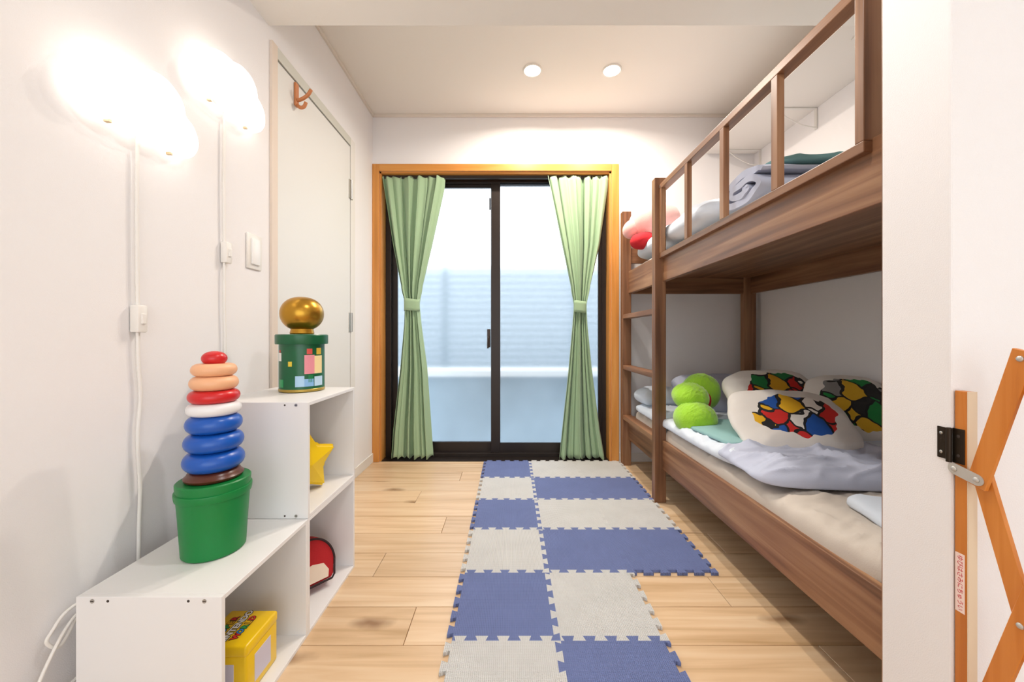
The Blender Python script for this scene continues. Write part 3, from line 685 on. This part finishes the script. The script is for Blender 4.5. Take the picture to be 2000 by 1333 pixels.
# printed cushions
CW = '#e9e4de'
soft('cushion', puff(.46, .36, .14, 40, 34, 2.6, 2, .006, 21, .5, .10, 7, 3.2), printed('print_green_orange', CW, ['#1d7a40', '#e59a25', '#d8a21c', '#c9251f', '#1d7a40', '#f0e6d8'], .17, .13, 13),
     (1.265, 1.80, .540), (R(46), 0, R(2)), 'white cushion with green, orange and red print behind the others', 'cushion', 'printed white cushions')
soft('cushion', puff(.45, .33, .13, 40, 34, 2.6, 2, .006, 22, .5, .10, 7, 3.2), printed('print_red_blue', CW, ['#1c54a8', '#d12a25', '#e8b21f', '#e9e4de', '#1c54a8', '#222222'], .165, .10, 13),
     (1.115, 1.505, .502), (R(40), 0, R(-3)), 'white cushion with red, blue and yellow print in front', 'cushion', 'printed white cushions')
soft('cushion', puff(.34, .34, .13, 40, 34, 2.6, 2, .006, 23, .5, .08, 7, 3.2), printed('print_green_yellow', CW, ['#1f8a45', '#e4b52a', '#1f8a45', '#2a2a2a', '#8b8b8b'], .15, .13, 13),
     (1.480, 1.64, .535), (R(48), 0, R(-8)), 'white cushion with green and yellow print beside the right wall', 'cushion', 'printed white cushions')
# lime green plush cushions (plain)
LIME = mat('lime_plush', '#9bd32c', .95, bump=.9, bscale=160, sheen=.5, var=.06, vscale=20)
g1 = soft('plush_cushion', puff(.19, .17, .16, 60, 60, 2, 2, .0035, 31, .5, .05, 45, 2.3), LIME, (.866, 1.775, .462), (R(15), 0, R(10)), 'plain fuzzy lime green plush cushion on the lower bunk', 'cushion')
subpart(g1, 'upper_lobe', puff(.17, .15, .13, 60, 60, 2, 2, .0035, 32, .5, .05, 45, 2.3), LIME, (.885, 1.86, .535), (R(10), 0, 0))
subpart(g1, 'rear_lobe', puff(.19, .16, .20, 60, 60, 2, 2, .0035, 33, .5, .06, 45, 2.3), LIME, (1.005, 1.95, .515))
subpart(g1, 'red_patch', puff(.07, .06, .11, 20, 20, 2, 2, .002, 34, .5, .03, 10, 2.3), mat('red_plush', '#c5202b', .9, bump=.5, bscale=200), (.962, 1.862, .500), (0, R(12), 0))

# ------------------------------------------------------------ bedding, upper bunk
soft('mattress', puff(.775, 1.72, .045, 30, 60, 14, 4, .002, 41, .5, .002, 6, 14), mat('white_mattress', '#e4dfd8', .9), (1.187, 1.62, 1.279), None, 'thin white mattress on the upper bunk', 'mattress')
soft('quilt', puff(.80, .94, .135, 80, 90, 5, 2.4, .014, 42, .4, .015, 6, 7), QUILT, (1.185, 2.0, 1.372), None, 'pale blue white quilt spread on the upper bunk', 'quilt')
def roll(x0, x1, cy, cz, ry, rz, turns=2.1, th=.030, nx=40, n=80):
    """quilt rolled up round an axis along x, its spiral showing at the ends"""
    bm = bmesh.new(); rows = []
    for k in range(nx+1):
        t = k/nx; X = x0+(x1-x0)*t; r = []
        for side in (1, 0):
            for i in range(n+1):
                a = i/n; q = a if side else 1-a
                ang = q*turns*2*math.pi+1.9; rad = .22+.78*q
                o = th/2*(1 if side else -1)*(1 if .02 < q < .98 else .5)
                nz_ = noise.noise(Vector((X*7, math.cos(ang)*1.6+q*3, math.sin(ang)*1.6)))
                e = (rad*(1+.10*nz_*min(1, q*1.6)))
                r.append(bm.verts.new((X+.012*noise.noise(Vector((ang, q*4, t*2))), cy+(ry*e+o-th/2)*math.cos(ang), cz+(rz*e+o-th/2)*math.sin(ang))))
        rows.append(r)
    m = len(rows[0])
    for a, b2 in zip(rows, rows[1:]):
        for i in range(m): bm.faces.new((a[i], a[(i+1) % m], b2[(i+1) % m], b2[i]))
    for r in (rows[0], rows[-1]):
        for i in range(n): bm.faces.new((r[i], r[i+1], r[m-2-i], r[m-1-i]))
    return bm
bm = roll(.838, 1.45, 1.375, 1.378, .155, .072, th=.026)
rq = obj('rolled_quilt', bm, LAV, None, 60); tag(rq, 'thick rolled grey quilt with teal blanket on the upper bunk', 'quilt')
subpart(rq, 'teal_blanket', puff(.52, .25, .035, 40, 30, 5, 3, .006, 44, .4, .03, 6, 6), TEALD, (1.16, 1.39, 1.458), (0, R(-2), R(-4)))
PINK = mat('pink_plush', '#f0b7b0', .95, bump=.5, bscale=180, sheen=.4, var=.05, vscale=14)
pk = soft('plush_ball', puff(.30, .28, .26, 40, 40, 2, 2, .006, 51, .5, .03, 8, 2.2), PINK, (.878, 2.315, 1.535), (0, 0, 0), 'plain round pink plush cushion at the end of the upper bunk', 'cushion')
subpart(pk, 'side_lobe', puff(.10, .10, .12, 20, 20, 2, 2, .003, 52, .5, .03, 8, 2.2), PINK, (.735, 2.30, 1.50), (0, R(30), 0))
subpart(pk, 'red_lobe', puff(.15, .13, .10, 26, 26, 2, 2, .003, 53, .5, .04, 8, 2.2), mat('red_plush', '#c5202b', .9), (.785, 2.245, 1.415), (0, R(-10), R(15)))

# ------------------------------------------------------------ shelf on the right wall above the bunk
ws = empty('wall_shelf', (1.48, 2.0, 2.08)); tag(ws, 'white long wall shelf on thin brackets above the upper bunk', 'shelf')
obj('board', B(1.315, XR, YS+.003, YB-.014, 2.08, 2.10, bev=.001), mat('shelf_white', '#e9e3dc', .5), ws)
for yb in (2.042, 2.50, 1.56):
    bm = B(XR-.006, XR-.0005, yb-.008, yb+.008, 1.965, 2.079)
    box(bm, XR-.24, XR-.006, yb-.008, yb+.008, 2.074, 2.079)
    tube([(XR-.006, yb, 1.975), (XR-.08, yb, 1.99), (XR-.16, yb, 2.03), (XR-.215, yb, 2.075)], .003, 6, bm, 4)
    obj('bracket', bm, WIREW, ws)

# ------------------------------------------------------------ puzzle mat
def edge_curve(n=5, Lh=.3, d=.0085):
    """one dovetail edge from 0 to Lh along u, swinging +-d in v"""
    p = Lh/n; pts = []
    for i in range(n):
        a = i*p
        pts += [(a+.10*p, -d), (a+.40*p, -d), (a+.34*p, -d*.9), (a+.30*p, d*.9), (a+.80*p, d), (a+.74*p, -d*.9)] if False else \
               [(a+.31*p, -d), (a+.20*p, d), (a+.80*p, d), (a+.69*p, -d)]
    return [(0, -d)]+pts+[(Lh, -d)]
TS = .30; N_T = 5
E = edge_curve(N_T, TS)
E = E[1:-1]
def tile_mesh(name):
    bot = [(u, v) for u, v in E]; rig = [(TS-v, u) for u, v in E]           # the same curves on opposite sides, so tiles lock
    top = [(u, TS+v) for u, v in E][::-1]; lef = [(-v, u) for u, v in E][::-1]
    d = .0085
    pts = [(d, -d)]+bot+[(TS+d, -d)]+rig+[(TS+d, TS-d)]+top+[(d, TS-d)]+lef
    pts = [(u-TS/2, v-TS/2) for u, v in pts]
    out = []
    for p in pts:
        if not out or (abs(p[0]-out[-1][0])+abs(p[1]-out[-1][1])) > 1e-5: out.append(p)
    bm = bmesh.new(); h = .0095
    a = [bm.verts.new((x, y_, 0)) for x, y_ in out]; t = [bm.verts.new((x, y_, h)) for x, y_ in out]
    bm.faces.new(a[::-1]); ft = bm.faces.new(t)
    for i in range(len(out)): j = (i+1) % len(out); bm.faces.new((a[i], a[j], t[j], t[i]))
    bmesh.ops.inset_region(bm, faces=[ft], thickness=.0009, depth=0, use_even_offset=True)
    for v in ft.verts: v.co.z += .0007
    bmesh.ops.recalc_face_normals(bm, faces=bm.faces)
    me = bpy.data.meshes.new(name); bm.to_mesh(me); bm.free(); return me
MX = [-.170+TS/2, .132+TS/2-.002, .432+TS/2-.002]; YT = 2.552
mt = empty('puzzle_mat', (.13, 1.65, 0)); tag(mt, 'blue and pale grey interlocking foam puzzle mat on the wooden floor', 'mat')
mb = tile_mesh('foam_tile'); mb.materials.append(FOAMB); mg = tile_mesh('foam_tile_grey'); mg.materials.append(FOAMG)
for c in range(3):
    for r in range(6):
        if c == 2 and r > 3: continue
        blue = (r % 2 == 0) if c == 0 else (r % 2 == 1)
        link(bpy.data.objects.new('foam_tile', mb if blue else mg), 'foam_tile', mt, (-.170+TS*(c+.5), YT-TS*(r+.5), .0005))

# ------------------------------------------------------------ folding gate on the partition
gx = XJ+.004
gt = empty('folding_gate', (gx, .55, 0)); tag(gt, 'orange wooden folding lattice gate hinged to the white partition', 'gate')
obj('post', B(gx, gx+.014, .5845, .6005, .004, .764, bev=.001), GATE, gt)
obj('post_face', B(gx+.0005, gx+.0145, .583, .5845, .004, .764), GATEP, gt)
ya, dz, dyg, zA = .566, .183, .0475, .636
def slat(y0, z0, y1, z1, x, ext=.012):
    d = Vector((0, y1-y0, z1-z0)).normalized(); p = Vector((x, y0, z0))-d*ext; q = Vector((x, y1, z1))+d*ext
    n = Vector((0, -d.z, d.y)); wv = n*.0122; bm = bmesh.new(); v = []
    for pp in (p-wv, p+wv, q+wv, q-wv):
        for xx in (0, .006): v.append(bm.verts.new(pp+Vector((xx, 0, 0))))
    for f in ((0, 2, 4, 6), (1, 7, 5, 3), (0, 1, 3, 2), (2, 3, 5, 4), (4, 5, 7, 6), (6, 7, 1, 0)): bm.faces.new([v[i] for i in f])
    bmesh.ops.bevel(bm, geom=bm.edges[:], offset=.0008, segments=1, affect='EDGES')
    obj('slat', bm, GATE, gt)
yo = [ya-dyg*k for k in range(5)]
# front layer rises towards the viewer, rear layer falls; (column, height) of both ends
for (k0, z0, k1, z1) in ((0, zA, 1, zA+dz), (0, zA-2*dz, 3, zA+dz), (1, zA-3*dz, 4, zA), (3, zA-3*dz, 4, zA-2*dz)): slat(yo[k0], z0, yo[k1], z1, gx-.0065)
for (k0, z0, k1, z1) in ((0, zA, 3, zA-3*dz), (1, zA+dz, 4, zA-2*dz), (3, zA+dz, 4, zA), (0, zA-2*dz, 1, zA-3*dz)): slat(yo[k0], z0, yo[k1], z1, gx+.0002)
RIV = mat('steel_rivet', '#c9c6c0', .4, .5)
def rivet(y_, z_, x): obj('rivet', lathe([(0, .0), (.0042, .0), (.0036, .0014), (0, .002)], (0, 0, 0), 16), RIV, gt, True, rot=(0, R(-90), 0), origin=(x, y_, z_))
for k, z in ((0, zA-2*dz), (1, zA+dz), (1, zA-dz), (2, zA), (2, zA-2*dz), (3, zA+dz), (3, zA-dz)): rivet(yo[k], z, gx-.0066)
bm = bmesh.new(); n = 12; pts = []
A, Bp = Vector((.5945, zA+.006)), Vector((ya, zA-.001)); d = (Bp-A).normalized(); nn = Vector((-d.y, d.x)); rr = .0085
for i in range(n+1): t = math.pi*i/n; pts.append(Bp+rr*(math.cos(t)*nn+math.sin(t)*d))
for i in range(n+1): t = math.pi*i/n; pts.append(A+rr*(-math.cos(t)*nn-math.sin(t)*d))
a = [bm.verts.new((gx-.0068, p.x, p.y)) for p in pts]; c = [bm.verts.new((gx-.0082, p.x, p.y)) for p in pts]
bm.faces.new(a); bm.faces.new(c)
for i in range(len(a)): j = (i+1) % len(a); bm.faces.new((a[i], a[j], c[j], c[i]))
lk = obj('link_plate', bm, RIV, gt)
for p in (A, Bp): obj('rivet', lathe([(0, 0), (.0042, 0), (.0036, .0014), (0, .002)], (0, 0, 0), 16), RIV, lk, True, rot=(0, R(-90), 0), origin=(gx-.0083, p.x, p.y))
# dark butterfly hinge
hz0, hz1 = pz(903, .602), pz(836, .602)
hg = obj('hinge', B(XJ-.0015, XJ, .604, .6205, hz0+.003, hz1-.001, bev=.0005), BLACKM, gt)
obj('leaf', B(gx-.0018, gx, .5865, .6025, hz0, hz1, bev=.0005), BLACKM, hg)
obj('barrel', cyl(bmesh.new(), (XJ-.002, .6033, hz0), (0, 0, 1), .0035, hz1-hz0, 14, .0006), BLACKM, hg, 40)
for y_, z_ in ((.6145, hz0+.013), (.6145, hz1-.011), (.594, hz0+.012), (.594, hz1-.012)):
    obj('screw', lathe([(0, 0), (.0028, 0), (.0022, .0009), (0, .001)], (0, 0, 0), 14), STEEL if y_ > .6 else HOLE, hg, True, rot=(0, R(-90), 0), origin=((XJ-.0015 if y_ > .6 else gx-.0018), y_, z_))
# warning sticker with the red text running down the post
sy0, sy1 = .587, .5995
zs1, zs0 = pz(1078, .598), pz(1192, .598)
sk = obj('sticker', B(gx-.0004, gx, sy0, sy1, zs0, zs1), mat('pink_paper', '#f6dcd2', .7), gt)
obj('lettering', text_bm('ゆびはさみにちゅうい', (zs1-zs0)/10.6, ((gx-.0004, (sy0+sy1)/2, (zs0+zs1)/2), (0, 0, -1), (0, -1, 0)), .0001, bold=.0001), mat('red_ink', '#c8414a', .6), sk)
